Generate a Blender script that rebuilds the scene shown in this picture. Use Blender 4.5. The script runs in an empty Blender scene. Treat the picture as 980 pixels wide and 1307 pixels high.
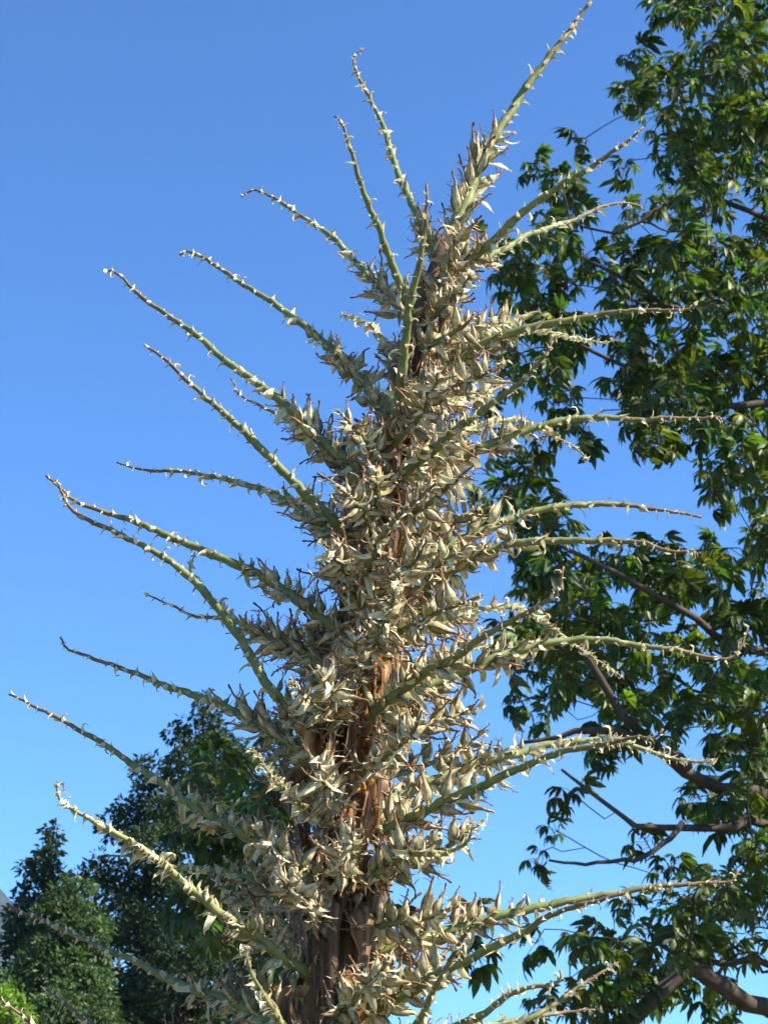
import bpy, math, random
import numpy as np
from mathutils import Vector, Matrix, noise as mnoise

scene = bpy.context.scene
col = scene.collection
rnd = random.Random(7)
R = math.radians

# ------------------------------------------------------------------ camera
PITCH, VFOV, CAM_Z = 24.0, 28.0, 1.6
PW, PH = 980.0, 1307.0
TANV = math.tan(R(VFOV / 2))
cam_data = bpy.data.cameras.new('camera')
cam_data.sensor_fit = 'VERTICAL'
cam_data.angle = R(VFOV)
cam_data.clip_start = 0.05
cam_data.clip_end = 20000
cam_data.dof.use_dof = True
cam_data.dof.focus_distance = 2.85
cam_data.dof.aperture_fstop = 20.0
cam = bpy.data.objects.new('camera', cam_data)
cam.location = (0, 0, CAM_Z)
cam.rotation_euler = (R(90 + PITCH), 0, 0)
col.objects.link(cam)
scene.camera = cam
CAM = np.array([0, 0, CAM_Z])
FWD = np.array([0, math.cos(R(PITCH)), math.sin(R(PITCH))])
UPV = np.array([0, -math.sin(R(PITCH)), math.cos(R(PITCH))])

# ------------------------------------------------------------------ sky, sun, exposure
SUN_EL, SUN_AZ = 42.0, 111.0          # azimuth clockwise from +Y (the view direction)
world = bpy.data.worlds.new('World')
scene.world = world
world.use_nodes = True
wn = world.node_tree.nodes
wl = world.node_tree.links
wn.clear()
sky = wn.new('ShaderNodeTexSky')
sky.sky_type = 'NISHITA'
sky.sun_disc = False
sky.sun_elevation = R(SUN_EL)
sky.sun_rotation = R(SUN_AZ)
sky.altitude = 200
sky.air_density = 1.0
sky.dust_density = 0.0
sky.ozone_density = 7.0
bg = wn.new('ShaderNodeBackground')
bg.inputs['Strength'].default_value = 0.059
wo = wn.new('ShaderNodeOutputWorld')
sg = wn.new('ShaderNodeGamma')              # the camera's colour rendition of the sky
sg.inputs['Gamma'].default_value = 1.3
wl.new(sky.outputs[0], sg.inputs[0])
st = wn.new('ShaderNodeVectorMath')         # its white balance
st.operation = 'MULTIPLY'
st.inputs[1].default_value = (0.85, 1.0, 1.0)
wl.new(sg.outputs[0], st.inputs[0])
wl.new(st.outputs[0], bg.inputs[0])
wl.new(bg.outputs[0], wo.inputs[0])

sun_data = bpy.data.lights.new('sun', 'SUN')
sun_data.energy = 5.0
sun_data.angle = R(0.53)
sun_data.color = (1.0, 0.91, 0.76)
sun = bpy.data.objects.new('sun', sun_data)
SUND = Vector((math.sin(R(SUN_AZ)) * math.cos(R(SUN_EL)), math.cos(R(SUN_AZ)) * math.cos(R(SUN_EL)), math.sin(R(SUN_EL))))
sun.rotation_euler = (-SUND).to_track_quat('-Z', 'Y').to_euler()
sun.location = (10, 0, 20)
col.objects.link(sun)

scene.view_settings.view_transform = 'Standard'
scene.view_settings.look = 'None'
scene.view_settings.exposure = 1.68
scene.view_settings.gamma = 1.0
scene.view_settings.use_curve_mapping = False
scene.render.engine = 'CYCLES'
scene.cycles.use_denoising = True
scene.cycles.max_bounces = 8
scene.cycles.transparent_max_bounces = 8
scene.cycles.volume_bounces = 0


# ------------------------------------------------------------------ helpers
def ray(px, py):
    u = (px - PW / 2) / (PH / 2) * TANV
    v = (PH / 2 - py) / (PH / 2) * TANV
    return FWD + u * np.array([1.0, 0, 0]) + v * UPV


def P(px, py, Y):
    """the point in the direction of a pixel at distance Y north of the camera"""
    d = ray(px, py)
    return CAM + d * (Y / d[1])


def project(p):
    q = np.asarray(p) - CAM
    dep = q @ FWD
    return PW / 2 + q[..., 0] / dep / TANV * PH / 2, PH / 2 - (q @ UPV) / dep / TANV * PH / 2, dep


def unit(v):
    v = np.asarray(v, float)
    return v / (np.linalg.norm(v) + 1e-12)


class MB:
    """collects vertices, faces and vertex colours; build() links ONE mesh object"""

    def __init__(self):
        self.v, self.f, self.c = [], [], []

    def add(self, verts, faces, cols):
        o = len(self.v)
        self.v.extend(tuple(map(float, q)) for q in verts)
        self.f.extend(tuple(i + o for i in f) for f in faces)
        if len(cols) == 3 and not hasattr(cols[0], '__len__'):
            cols = [cols] * len(verts)
        self.c.extend(tuple(map(float, q)) for q in cols)

    def mesh(self, name, material, smooth=True):
        me = bpy.data.meshes.new(name)
        me.from_pydata(self.v, [], self.f)
        at = me.color_attributes.new('Col', 'FLOAT_COLOR', 'POINT')
        a = np.ones((len(self.v), 4), np.float32)
        a[:, :3] = np.array(self.c, np.float32).reshape(-1, 3)
        at.data.foreach_set('color', a.ravel())
        if smooth:
            me.polygons.foreach_set('use_smooth', [True] * len(me.polygons))
        me.materials.append(material)
        me.update()
        return me

    def arrays(self):
        return np.array(self.v), self.f, np.array(self.c)


def link(name, me, parent=None, loc=(0, 0, 0)):
    o = bpy.data.objects.new(name, me)
    col.objects.link(o)
    o.parent = parent
    o.location = loc
    return o


def tag(o, label=None, category=None, group=None, kind=None):
    for k, v in (('label', label), ('category', category), ('group', group), ('kind', kind)):
        if v:
            o[k] = v
    return o


def empty(name, loc):
    o = bpy.data.objects.new(name, None)
    o.empty_display_size = 0.2
    col.objects.link(o)
    o.location = loc
    return o


def tube(mb, pts, rad, cols, seg=8, cap=True):
    pts = np.asarray(pts, float)
    n = len(pts)
    T = np.gradient(pts, axis=0)
    T /= np.linalg.norm(T, axis=1)[:, None] + 1e-12
    a = np.array([0, 0, 1.0]) if abs(T[0][2]) < 0.9 else np.array([1.0, 0, 0])
    N = unit(np.cross(T[0], a))
    vs, cs, fs = [], [], []
    for i in range(n):
        N = unit(N - T[i] * (N @ T[i]))
        B = np.cross(T[i], N)
        for k in range(seg):
            t = 2 * math.pi * k / seg
            vs.append(pts[i] + rad[i] * (math.cos(t) * N + math.sin(t) * B))
            cs.append(cols[i])
    for i in range(n - 1):
        for k in range(seg):
            k2 = (k + 1) % seg
            fs.append((i * seg + k, i * seg + k2, (i + 1) * seg + k2, (i + 1) * seg + k))
    if cap:
        fs.append(tuple(range(seg))[::-1])
        fs.append(tuple((n - 1) * seg + k for k in range(seg)))
    mb.add(vs, fs, cs)


def catmull(pts, n):
    """resample control points to n points equally spaced along the curve"""
    p = np.asarray(pts, float)
    q = np.vstack([2 * p[0] - p[1], p, 2 * p[-1] - p[-2]])
    out = []
    for i in range(1, len(q) - 2):
        p0, p1, p2, p3 = q[i - 1], q[i], q[i + 1], q[i + 2]
        for t in np.linspace(0, 1, 16, endpoint=False):
            out.append(0.5 * ((2 * p1) + (p2 - p0) * t + (2 * p0 - 5 * p1 + 4 * p2 - p3) * t * t + (3 * p1 - p0 - 3 * p2 + p3) * t ** 3))
    out.append(q[-2])
    out = np.array(out)
    s = np.concatenate([[0], np.cumsum(np.linalg.norm(np.diff(out, axis=0), axis=1))])
    u = np.linspace(0, s[-1], n)
    return np.stack([np.interp(u, s, out[:, k]) for k in range(out.shape[1])], 1)


def frame_matrix(z, x_hint, scale=1.0, loc=(0, 0, 0)):
    """4x4 with local Z along z and local X as close to x_hint as possible"""
    z = unit(z)
    x = np.asarray(x_hint, float)
    x = x - z * (x @ z)
    if np.linalg.norm(x) < 1e-4:
        x = np.cross(z, [0.3, 0.9, 0.1])
    x = unit(x)
    y = np.cross(z, x)
    m = np.eye(4)
    m[:3, 0], m[:3, 1], m[:3, 2], m[:3, 3] = x * scale, y * scale, z * scale, loc
    return m


def mesh_from_arrays(name, V, F, C, material, smooth=True):
    """V (n,3), F list of (m,k) index arrays with k = 3 or 4, C (n,3)"""
    me = bpy.data.meshes.new(name)
    me.vertices.add(len(V))
    me.vertices.foreach_set('co', np.asarray(V, np.float32).ravel())
    loops = np.concatenate([f.ravel() for f in F]).astype(np.int32)
    sizes = np.concatenate([np.full(len(f), f.shape[1], np.int32) for f in F])
    starts = np.concatenate([[0], np.cumsum(sizes)[:-1]]).astype(np.int32)
    me.loops.add(len(loops))
    me.loops.foreach_set('vertex_index', loops)
    me.polygons.add(len(sizes))
    me.polygons.foreach_set('loop_start', starts)
    me.polygons.foreach_set('loop_total', sizes)
    if smooth:
        me.polygons.foreach_set('use_smooth', np.ones(len(sizes), bool))
    at = me.color_attributes.new('Col', 'FLOAT_COLOR', 'POINT')
    a = np.ones((len(V), 4), np.float32)
    a[:, :3] = C
    at.data.foreach_set('color', a.ravel())
    me.materials.append(material)
    me.update(calc_edges=True)
    me.validate()
    return me


def stamp(templates, mats, picks, tints=None):
    """many transformed copies of template meshes joined into one set of arrays"""
    V, C, F3, F4 = [], [], [], []
    off = 0
    for i, (m, k) in enumerate(zip(mats, picks)):
        tv, tf3, tf4, tc = templates[k]
        V.append(tv @ m[:3, :3].T + m[:3, 3])
        C.append(tc * (tints[i] if tints is not None else 1.0))
        if len(tf3):
            F3.append(tf3 + off)
        if len(tf4):
            F4.append(tf4 + off)
        off += len(tv)
    F = []
    if F3:
        F.append(np.concatenate(F3))
    if F4:
        F.append(np.concatenate(F4))
    return np.concatenate(V), F, np.concatenate(C)


def template(mb):
    v, f, c = mb.arrays()
    f3 = np.array([q for q in f if len(q) == 3]).reshape(-1, 3)
    f4 = np.array([q for q in f if len(q) == 4]).reshape(-1, 4)
    for q in f:
        if len(q) > 4:
            f3 = np.concatenate([f3, np.array([(q[0], q[i], q[i + 1]) for i in range(1, len(q) - 1)])])
    return v, f3.astype(int), f4.astype(int), c


# ------------------------------------------------------------------ materials
def mat(name, rough=0.6, spec=0.3, trans=0.0, trans_tint=(1, 1, 1), noise=(0.0, 60.0), bump=(0.0, 150.0), bump_d=0.0006, rand=0.0, stretch=None, flat=None):
    m = bpy.data.materials.new(name)
    m.use_nodes = True
    nt = m.node_tree
    n, l = nt.nodes, nt.links
    n.clear()
    out = n.new('ShaderNodeOutputMaterial')
    pb = n.new('ShaderNodeBsdfPrincipled')
    pb.inputs['Roughness'].default_value = rough
    pb.inputs['Specular IOR Level'].default_value = spec
    if flat:
        src = n.new('ShaderNodeRGB')
        src.outputs[0].default_value = (*flat, 1)
        c = src.outputs[0]
    else:
        src = n.new('ShaderNodeVertexColor')
        src.layer_name = 'Col'
        c = src.outputs[0]
    tc = n.new('ShaderNodeTexCoord')
    vec = tc.outputs['Object']
    if stretch:
        mp = n.new('ShaderNodeMapping')
        mp.inputs['Scale'].default_value = stretch
        l.new(vec, mp.inputs[0])
        vec = mp.outputs[0]
    if noise[0] > 0:
        nz = n.new('ShaderNodeTexNoise')
        nz.inputs['Scale'].default_value = noise[1]
        nz.inputs['Detail'].default_value = 5
        l.new(vec, nz.inputs['Vector'])
        mr = n.new('ShaderNodeMapRange')
        mr.inputs[1].default_value = 0.3
        mr.inputs[2].default_value = 0.7
        mr.inputs[3].default_value = 1 - noise[0]
        mr.inputs[4].default_value = 1 + noise[0]
        l.new(nz.outputs[0], mr.inputs[0])
        vm = n.new('ShaderNodeVectorMath')
        vm.operation = 'SCALE'
        l.new(c, vm.inputs[0])
        l.new(mr.outputs[0], vm.inputs['Scale'])
        c = vm.outputs[0]
    if rand > 0:
        oi = n.new('ShaderNodeObjectInfo')
        mr = n.new('ShaderNodeMapRange')
        mr.inputs[3].default_value = 1 - rand
        mr.inputs[4].default_value = 1 + rand
        l.new(oi.outputs['Random'], mr.inputs[0])
        vm = n.new('ShaderNodeVectorMath')
        vm.operation = 'SCALE'
        l.new(c, vm.inputs[0])
        l.new(mr.outputs[0], vm.inputs['Scale'])
        c = vm.outputs[0]
    l.new(c, pb.inputs['Base Color'])
    if bump[0] > 0:
        nz = n.new('ShaderNodeTexNoise')
        nz.inputs['Scale'].default_value = bump[1]
        nz.inputs['Detail'].default_value = 4
        l.new(vec, nz.inputs['Vector'])
        bp = n.new('ShaderNodeBump')
        bp.inputs['Strength'].default_value = bump[0]
        bp.inputs['Distance'].default_value = bump_d
        l.new(nz.outputs[0], bp.inputs['Height'])
        l.new(bp.outputs[0], pb.inputs['Normal'])
    sh = pb.outputs[0]
    if trans > 0:
        tr = n.new('ShaderNodeBsdfTranslucent')
        tm = n.new('ShaderNodeVectorMath')
        tm.operation = 'MULTIPLY'
        tm.inputs[1].default_value = trans_tint
        l.new(c, tm.inputs[0])
        l.new(tm.outputs[0], tr.inputs[0])
        mx = n.new('ShaderNodeMixShader')
        mx.inputs[0].default_value = trans
        l.new(sh, mx.inputs[1])
        l.new(tr.outputs[0], mx.inputs[2])
        sh = mx.outputs[0]
    l.new(sh, out.inputs['Surface'])
    return m


M = {
    'ground': mat('dry_grass_ground', 0.9, 0.1, flat=(0.11, 0.10, 0.05), noise=(0.5, 0.8), bump=(0.6, 6), bump_d=0.03),
    'rock': mat('mountain_rock', 0.95, 0.05, flat=(0.022, 0.030, 0.030), noise=(0.45, 0.02), bump=(0.0, 1)),
    'bark': mat('tree_bark', 0.9, 0.1, noise=(0.35, 9), bump=(0.8, 22), bump_d=0.008, stretch=(1, 1, 0.35)),
    'palm_leaf': mat('palmate_leaf', 0.5, 0.35, trans=0.3, trans_tint=(2.6, 2.7, 0.7), noise=(0.25, 7), rand=0.35),
    'dark_leaf': mat('evergreen_leaf', 0.6, 0.15, trans=0.2, trans_tint=(1.7, 1.9, 0.7)),
    'light_leaf': mat('light_green_leaf', 0.5, 0.3, trans=0.35, trans_tint=(1.5, 1.7, 0.7)),
    'stem': mat('woody_stem', 0.85, 0.1, noise=(0.55, 90), bump=(0.9, 160), bump_d=0.003, stretch=(1, 1, 0.08)),
    'rachis': mat('green_rachis', 0.6, 0.25, noise=(0.28, 70), bump=(0.35, 160)),
    'capsule': mat('seed_capsule_skin', 0.66, 0.2, noise=(0.42, 150), bump=(0.5, 320), rand=0.3),
    'bract': mat('papery_bract', 0.7, 0.15, trans=0.3, trans_tint=(1.1, 1.02, 0.82), noise=(0.14, 120), bump=(0.35, 260), rand=0.1),
    'dry_leaf': mat('dry_brown_leaf', 0.6, 0.25, trans=0.28, trans_tint=(1.9, 1.25, 0.6), noise=(0.5, 70), bump=(0.8, 130), bump_d=0.002, stretch=(1, 1, 0.07), rand=0.25),
    'rosette': mat('rosette_leaf', 0.5, 0.3, noise=(0.2, 6)),
}

# ------------------------------------------------------------------ ground and mountain
gm = MB()
G = 9000.0
n_g = 48
ticks = np.sign(np.linspace(-1, 1, n_g)) * np.abs(np.linspace(-1, 1, n_g)) ** 3 * G
gv = [(x, y, 0.0) for y in ticks for x in ticks]
gf = [(j * n_g + i, j * n_g + i + 1, (j + 1) * n_g + i + 1, (j + 1) * n_g + i) for j in range(n_g - 1) for i in range(n_g - 1)]
gm.add(gv, gf, (0.1, 0.1, 0.05))
tag(link('ground', gm.mesh('ground', M['ground'])), kind='structure')


def make_mountain():
    """a rugged ridge rising to the left, its crest given by elevation angles over azimuth"""
    mb = MB()
    az = np.concatenate([np.linspace(-75, -26, 90), np.linspace(-25.6, -4, 110), np.linspace(-3.4, 60, 70)])
    crest_deg = np.interp(az, [-75, -50, -30, -16, -11.5, -10.5, -10, -8, -5, 0, 8, 20, 60], [7, 10, 13, 14.8, 14.0, 13.1, 12.5, 10.9, 9.4, 8.2, 6.2, 5, 4])
    D0 = 1500.0
    rows = 54
    top = 40
    vs = []
    for j in range(rows):
        s = j / top
        for a, c in zip(az, crest_deg):
            H = D0 * math.tan(R(c)) + CAM_Z
            d = D0 * (0.45 + 0.55 * s)
            x, y = d * math.sin(R(a)), d * math.cos(R(a))
            up = s ** 1.25 if s <= 1 else max(0.0, 1 - (s - 1) / (rows - 1 - top) * top)
            q = Vector((x, y, 0.0))
            n = mnoise.fractal(q / 260, 0.9, 2.1, 7) * 0.5 + mnoise.ridged_multi_fractal(q / 340, 0.9, 2.0, 5, 1.0, 2.0) * 0.10
            amp = 0.30 * math.sin(min(1.0, s) * math.pi) + 0.05 * min(1.0, s)
            vs.append((x, y, max(0.3, H * up * (1 + amp * n)) if 0 < j < rows - 1 else -5.0))
    nA = len(az)
    fs = [(j * nA + i, j * nA + i + 1, (j + 1) * nA + i + 1, (j + 1) * nA + i) for j in range(rows - 1) for i in range(nA - 1)]
    mb.add(vs, fs, (0.17, 0.16, 0.12))
    return tag(link('mountain', mb.mesh('mountain', M['rock'])), kind='structure')


make_mountain()


# ------------------------------------------------------------------ background trees
def leaf_cards(rg, centres, radii, counts, size, base_col, var, flat=0.75):
    """many small folded leaves on the shells of clumps: returns V, F, C"""
    n = int(sum(counts))
    cen = np.repeat(centres, counts, axis=0)
    rad = np.repeat(radii, counts)[:, None]
    d = rg.normal(size=(n, 3))
    d /= np.linalg.norm(d, axis=1)[:, None]
    r = rg.uniform(0.25, 1.0, (n, 1)) ** 0.5
    p = cen + d * r * rad * np.array([1, 1, flat])
    ax = d * 0.7 + rg.normal(size=(n, 3)) * 0.6 + np.array([0, 0, -0.25])
    ax /= np.linalg.norm(ax, axis=1)[:, None]
    nr = rg.normal(size=(n, 3)) + np.array([0, 0, 0.8])
    w = np.cross(ax, nr)
    w /= np.linalg.norm(w, axis=1)[:, None] + 1e-9
    up = np.cross(w, ax)
    L = size * rg.uniform(0.6, 1.3, (n, 1))
    W = L * rg.uniform(0.2, 0.3, (n, 1))
    v = np.stack([p, p + ax * L * 0.5 + w * W + up * L * 0.08, p + ax * L, p + ax * L * 0.5 - w * W + up * L * 0.08], 1)
    cl = np.repeat(rg.uniform(1 - var, 1 + var, (len(counts), 1)), counts, axis=0) * rg.uniform(0.75, 1.25, (n, 1))
    c = np.asarray(base_col)[None, :] * cl
    C = np.repeat(c, 4, axis=0)
    idx = np.arange(n)[:, None] * 4
    F = np.concatenate([idx + np.array([[0, 1, 2]]), idx + np.array([[0, 2, 3]])])
    return v.reshape(-1, 3), [F], C


def bushy_tree(name, label, top_px, Y, profile, z_low, seed, material, base_col, leaf, per_clump, n_clump, clump_r, trunk_r=0.18, group=None, tilt=0.0):
    """profile: list of (fraction from crown top 0..1, radius in metres)"""
    rg = np.random.default_rng(seed)
    top = P(top_px[0], top_px[1], Y)
    base = np.array([top[0] + tilt, top[1], 0.0])
    root = empty(name, tuple(base))
    tag(root, label, 'tree', group)
    H = top[2]
    # clump centres
    fr = np.array([q[0] for q in profile])
    rr = np.array([q[1] for q in profile])
    cs, rs = [], []
    tries = 0
    while len(cs) < n_clump and tries < n_clump * 40:
        tries += 1
        f = rg.uniform(0, 1) ** 0.8
        rad = np.interp(f, fr, rr)
        a = rg.uniform(0, 2 * math.pi)
        lob = 1 + 0.28 * math.sin(3 * a + seed + 5 * f) + 0.2 * math.sin(5 * a + 9 * f + seed * 2)
        q = rad * lob * math.sqrt(rg.uniform(0.08, 1))
        z = H - f * (H - z_low)
        axis_x = base[0] + (top[0] - base[0]) * z / H
        c = np.array([axis_x + q * math.cos(a), base[1] + q * math.sin(a), z - clump_r * 0.4])
        r = clump_r * rg.uniform(0.55, 1.25) * min(1.0, 0.38 + f * 2.2)
        if any(np.linalg.norm(c - c2) < 0.55 * (r + r2) * 0.8 for c2, r2 in zip(cs, rs)):
            continue
        cs.append(c)
        rs.append(r)
    cs.append(np.array([top[0], top[1], H - 0.12]))
    rs.append(clump_r * 0.3)
    cs, rs = np.array(cs), np.array(rs)
    counts = np.maximum(30, (per_clump * (rs / clump_r) ** 2).astype(int))
    V, F, C = leaf_cards(rg, cs - base, rs, counts, leaf, base_col, 0.25)
    link('crown', mesh_from_arrays('crown', V, F, C, material, smooth=False), root)
    # trunk and limbs
    mb = MB()
    bark = (0.085, 0.065, 0.05)
    zs = np.linspace(0, H * 0.93, 10)
    tp = np.stack([(top[0] - base[0]) * zs / H + 0.12 * np.sin(zs * 0.7 + seed), 0.1 * np.sin(zs * 0.9), zs], 1)
    tube(mb, tp, trunk_r * (1 - zs / H) ** 0.8 + 0.012, [bark] * 10, 9)
    for c, r in zip(cs, rs):
        c = c - base
        z0 = max(0.4, c[2] - rg.uniform(0.5, 1.3))
        z0 = min(z0, H * 0.9)
        b = np.array([np.interp(z0, zs, tp[:, 0]), np.interp(z0, zs, tp[:, 1]), z0])
        m = (b + c) / 2 + np.array([0, 0, -0.12])
        q = catmull([b, m, c], 6)
        tube(mb, q, np.linspace(0.03, 0.008, 6), [bark] * 6, 5, cap=False)
    link('trunk', mb.mesh('trunk', M['bark']), root)
    return root


DK = (0.022, 0.040, 0.016)
bushy_tree('evergreen_tree', 'tallest dark evergreen tree, its rounded top rising beside the flower spike', (262, 880), 45,
           [(0, 0.3), (0.05, 0.7), (0.14, 1.35), (0.28, 1.9), (0.5, 2.5), (0.8, 2.8), (1, 2.4)], 4.0, 11, M['dark_leaf'], DK, 0.16, 330, 260, 0.58, 0.3, tilt=-0.4, group='dark evergreen trees beyond the garden')
bushy_tree('evergreen_tree', 'dark evergreen tree with a narrow pointed top standing next to the mountain slope', (66, 1050), 47,
           [(0, 0.15), (0.1, 0.45), (0.25, 0.95), (0.45, 1.6), (0.8, 2.2), (1, 1.8)], 3.5, 12, M['dark_leaf'], DK, 0.16, 300, 170, 0.5, 0.25, group='dark evergreen trees beyond the garden')
bushy_tree('evergreen_tree', 'dark evergreen tree with a broad low crown between two taller evergreens', (128, 1085), 50,
           [(0, 0.7), (0.1, 1.5), (0.3, 2.2), (0.6, 2.5), (1, 2.2)], 3.5, 13, M['dark_leaf'], (0.020, 0.036, 0.015), 0.16, 320, 220, 0.6, 0.28, group='dark evergreen trees beyond the garden')
bushy_tree('evergreen_tree', 'dark evergreen tree mostly hidden behind the flower spike and the tallest evergreen', (352, 960), 52,
           [(0, 0.4), (0.12, 1.0), (0.3, 1.7), (0.6, 2.2), (1, 2.0)], 3.5, 14, M['dark_leaf'], DK, 0.17, 320, 140, 0.65, 0.28, group='dark evergreen trees beyond the garden')
bushy_tree('leafy_tree', 'mid green leafy tree catching sunlight before the dark evergreens', (92, 1116), 36,
           [(0, 0.25), (0.1, 0.45), (0.3, 0.7), (0.6, 1.0), (1, 1.1)], 6.0, 15, M['light_leaf'], (0.05, 0.085, 0.03), 0.11, 330, 170, 0.36, 0.2, group='light green leafy trees')
bushy_tree('leafy_tree', 'small bright yellow green tree, lowest and lightest of the trees', (6, 1250), 22,
           [(0, 0.12), (0.1, 0.28), (0.4, 0.45), (1, 0.5)], 3.6, 16, M['light_leaf'], (0.13, 0.22, 0.03), 0.075, 340, 110, 0.2, 0.08, group='light green leafy trees')


# ---- trees with large hand-shaped leaves
def palmate_template(seed):
    rg = random.Random(seed)
    mb = MB()
    g = (0.034 * rg.uniform(0.8, 1.2), 0.058 * rg.uniform(0.85, 1.15), 0.013)
    n = rg.choice([6, 7, 7, 8])
    # petiole along +Z, leaflets spread and droop from its end (local -Y is gravity when stamped)
    L0 = 0.10 * rg.uniform(0.8, 1.2)
    tube(mb, [(0, 0, 0), (0, 0.012, L0 * 0.5), (0, 0.008, L0)], [0.0022, 0.0018, 0.0016], [(0.09, 0.10, 0.03)] * 3, 3)
    for k in range(n):
        a = (k + 0.5) / n * 2 * math.pi * 0.92 + 0.25 + rg.uniform(-0.12, 0.12)
        LL = (0.105 + 0.025 * math.cos(a - math.pi / 2)) * rg.uniform(0.7, 1.2)
        W = LL * rg.uniform(0.12, 0.155)
        out = np.array([math.sin(a), 0.15, -math.cos(a) * 0.85 + 0.35])
        out = unit(out)
        side = unit(np.cross(out, [0, 1, 0]))
        vs = []
        droop = rg.uniform(1.2, 2.6)
        p = np.array([0, 0.008, L0])
        d = out.copy()
        steps = 4
        prof = [0.12, 0.95, 0.85, 0.04]
        for s in range(steps):
            nor = unit(np.cross(side, d))
            if nor[1] < 0:
                nor = -nor
            w = W * prof[s]
            vs += [p - side * w + nor * w * 0.35, p, p + side * w + nor * w * 0.35]
            d = unit(d + np.array([0, -droop * 0.42, 0]))
            p = p + d * LL / (steps - 1)
        fs = []
        for s in range(steps - 1):
            i = s * 3
            fs += [(i, i + 1, i + 4, i + 3), (i + 1, i + 2, i + 5, i + 4)]
        q = rg.uniform(0.75, 1.3)
        y = rg.choice([1.0, 1.0, 1.0, 1.5]) if seed % 3 == 0 else 1.0
        mb.add(vs, fs, (g[0] * q * y, g[1] * q * (0.5 + 0.5 * y), g[2] * q))
    return mb


PALM = [palmate_template(100 + k) for k in range(16)]
PALM_T = [template(m) for m in PALM]
PALM_ME = [m.mesh('leaf', M['palm_leaf']) for m in PALM]


def rosette(rg, tip, direction, n):
    """matrices of n leaves fanned round the end of a twig, hanging under their own weight"""
    out = []
    d = unit(np.asarray(direction) * 0.6 + np.array([0, 0, 0.25]))
    a0 = rg.uniform(0, 6.28)
    e1 = unit(np.cross(d, [0.2, 0.3, 0.9]))
    e2 = np.cross(d, e1)
    for k in range(n):
        a = a0 + k * 2.4
        o = math.cos(a) * e1 + math.sin(a) * e2
        z = unit(d * rg.uniform(0.1, 0.8) + o * 1.0 + np.array([0, 0, rg.uniform(-0.2, 0.35)]))
        up = np.array([0, 0, 1.0]) + rg.normal(size=3) * 0.18
        y = unit(up - z * (up @ z))
        x = np.cross(y, z)
        m = np.eye(4)
        s = rg.uniform(0.7, 1.35)
        m[:3, 0], m[:3, 1], m[:3, 2] = x * s, y * s, z * s
        m[:3, 3] = tip - d * 0.05 * rg.uniform(0, 1.4)
        out.append(m)
    return out


def palmate_tree(name, label, base, trunk, limbs, spots, seed, n_leaf, n_individual, group=None):
    rg = np.random.default_rng(seed)
    root = empty(name, tuple(base))
    tag(root, label, 'tree', group)
    bark = np.array((0.065, 0.052, 0.042))
    mbt = MB()
    tp = catmull([p[:3] for p in trunk], 24)
    tr = np.interp(np.linspace(0, 1, 24), np.linspace(0, 1, len(trunk)), [p[3] for p in trunk])
    tube(mbt, tp - base, tr, [bark] * 24, 14)
    trunk_o = link('trunk', mbt.mesh('trunk', M['bark']), root)
    nodes = [tp[i] for i in range(6, 24)]
    nrad = [tr[i] for i in range(6, 24)]
    for lm in limbs:
        pts, r0, r1 = lm
        q = catmull(pts, 14)
        q[1:-1] += rg.normal(size=(12, 3)) * min(0.03, r0 * 0.5)
        mb = MB()
        rr = np.linspace(r0, r1, 14)
        tube(mb, q - base, rr, [bark] * 14, 9)
        link('limb', mb.mesh('limb', M['bark']), root)
        nodes += list(q[2:])
        nrad += list(rr[2:])
    # twigs grow from the nearest wood to every leafy tip
    nodes = [np.asarray(x) for x in nodes]
    N = np.array(nodes)
    order = np.argsort([np.min(np.linalg.norm(N - s, axis=1)) for s in spots])
    mb = MB()
    ends = []
    for i in order:
        s = spots[i]
        A = np.array(nodes)
        dd = np.linalg.norm(A - s, axis=1) + 1.4 * np.maximum(0, (A[:, 2] - s[2])) + 0.25 * np.maximum(0, s[0] - A[:, 0])
        j = int(np.argmin(dd))
        b = nodes[j]
        L = np.linalg.norm(s - b)
        r0 = min(nrad[j] * 0.75, 0.006 + 0.011 * L)
        m1, m2 = b + (s - b) * 0.33, b + (s - b) * 0.68
        m1, m2 = m1 + rg.normal(size=3) * 0.11 * L, m2 + rg.normal(size=3) * 0.10 * L + np.array([0, 0, 0.06 * L])
        q = catmull([b, m1, m2, s], max(6, int(L / 0.10)))
        rr = np.linspace(r0, 0.0045, len(q))
        tube(mb, q - base, rr, [bark * 0.9] * len(q), 5, cap=False)
        for t in range(1, len(q)):
            nodes.append(q[t])
            nrad.append(rr[t])
        ends.append((s, unit(q[-1] - q[-2])))
    tag(link('twigs', mb.mesh('twigs', M['bark']), root), kind='stuff')
    mats = []
    for s, d in ends:
        mats += rosette(rg, s, d, int(rg.integers(n_leaf[0], n_leaf[1] + 1)))
    mats = [m for m in mats]
    ctr = np.array([m[:3, 3] + m[:3, 2] * 0.12 for m in mats])
    px, py, dep = project(ctr)
    inview = (px > 0) & (px < PW) & (py > 0) & (py < PH)
    score = visible_cells(ctr, np.full(len(mats), 0.09)) - 1e5 * (~inview)
    best = np.argsort(-score)[:n_individual]
    best = set(int(b) for b in best if inview[b])
    rest_m, rest_k = [], []
    for i, m in enumerate(mats):
        k = int(rg.integers(0, len(PALM)))
        if i in best:
            o = link('leaf', PALM_ME[k], root)
            mm = m.copy()
            mm[:3, 3] -= base
            o.matrix_local = Matrix(mm.tolist())
        else:
            mm = m.copy()
            mm[:3, 3] -= base
            rest_m.append(mm)
            rest_k.append(k)
    if rest_m:
        tints = rg.choice([0.65, 0.85, 1.0, 1.0, 1.2, 1.6], len(rest_m)) * rg.uniform(0.85, 1.15, len(rest_m))
        V, F, C = stamp(PALM_T, rest_m, rest_k, tints)
        tag(link('crown', mesh_from_arrays('crown', V, F, C, M['palm_leaf']), root), kind='stuff')
    return root


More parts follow.
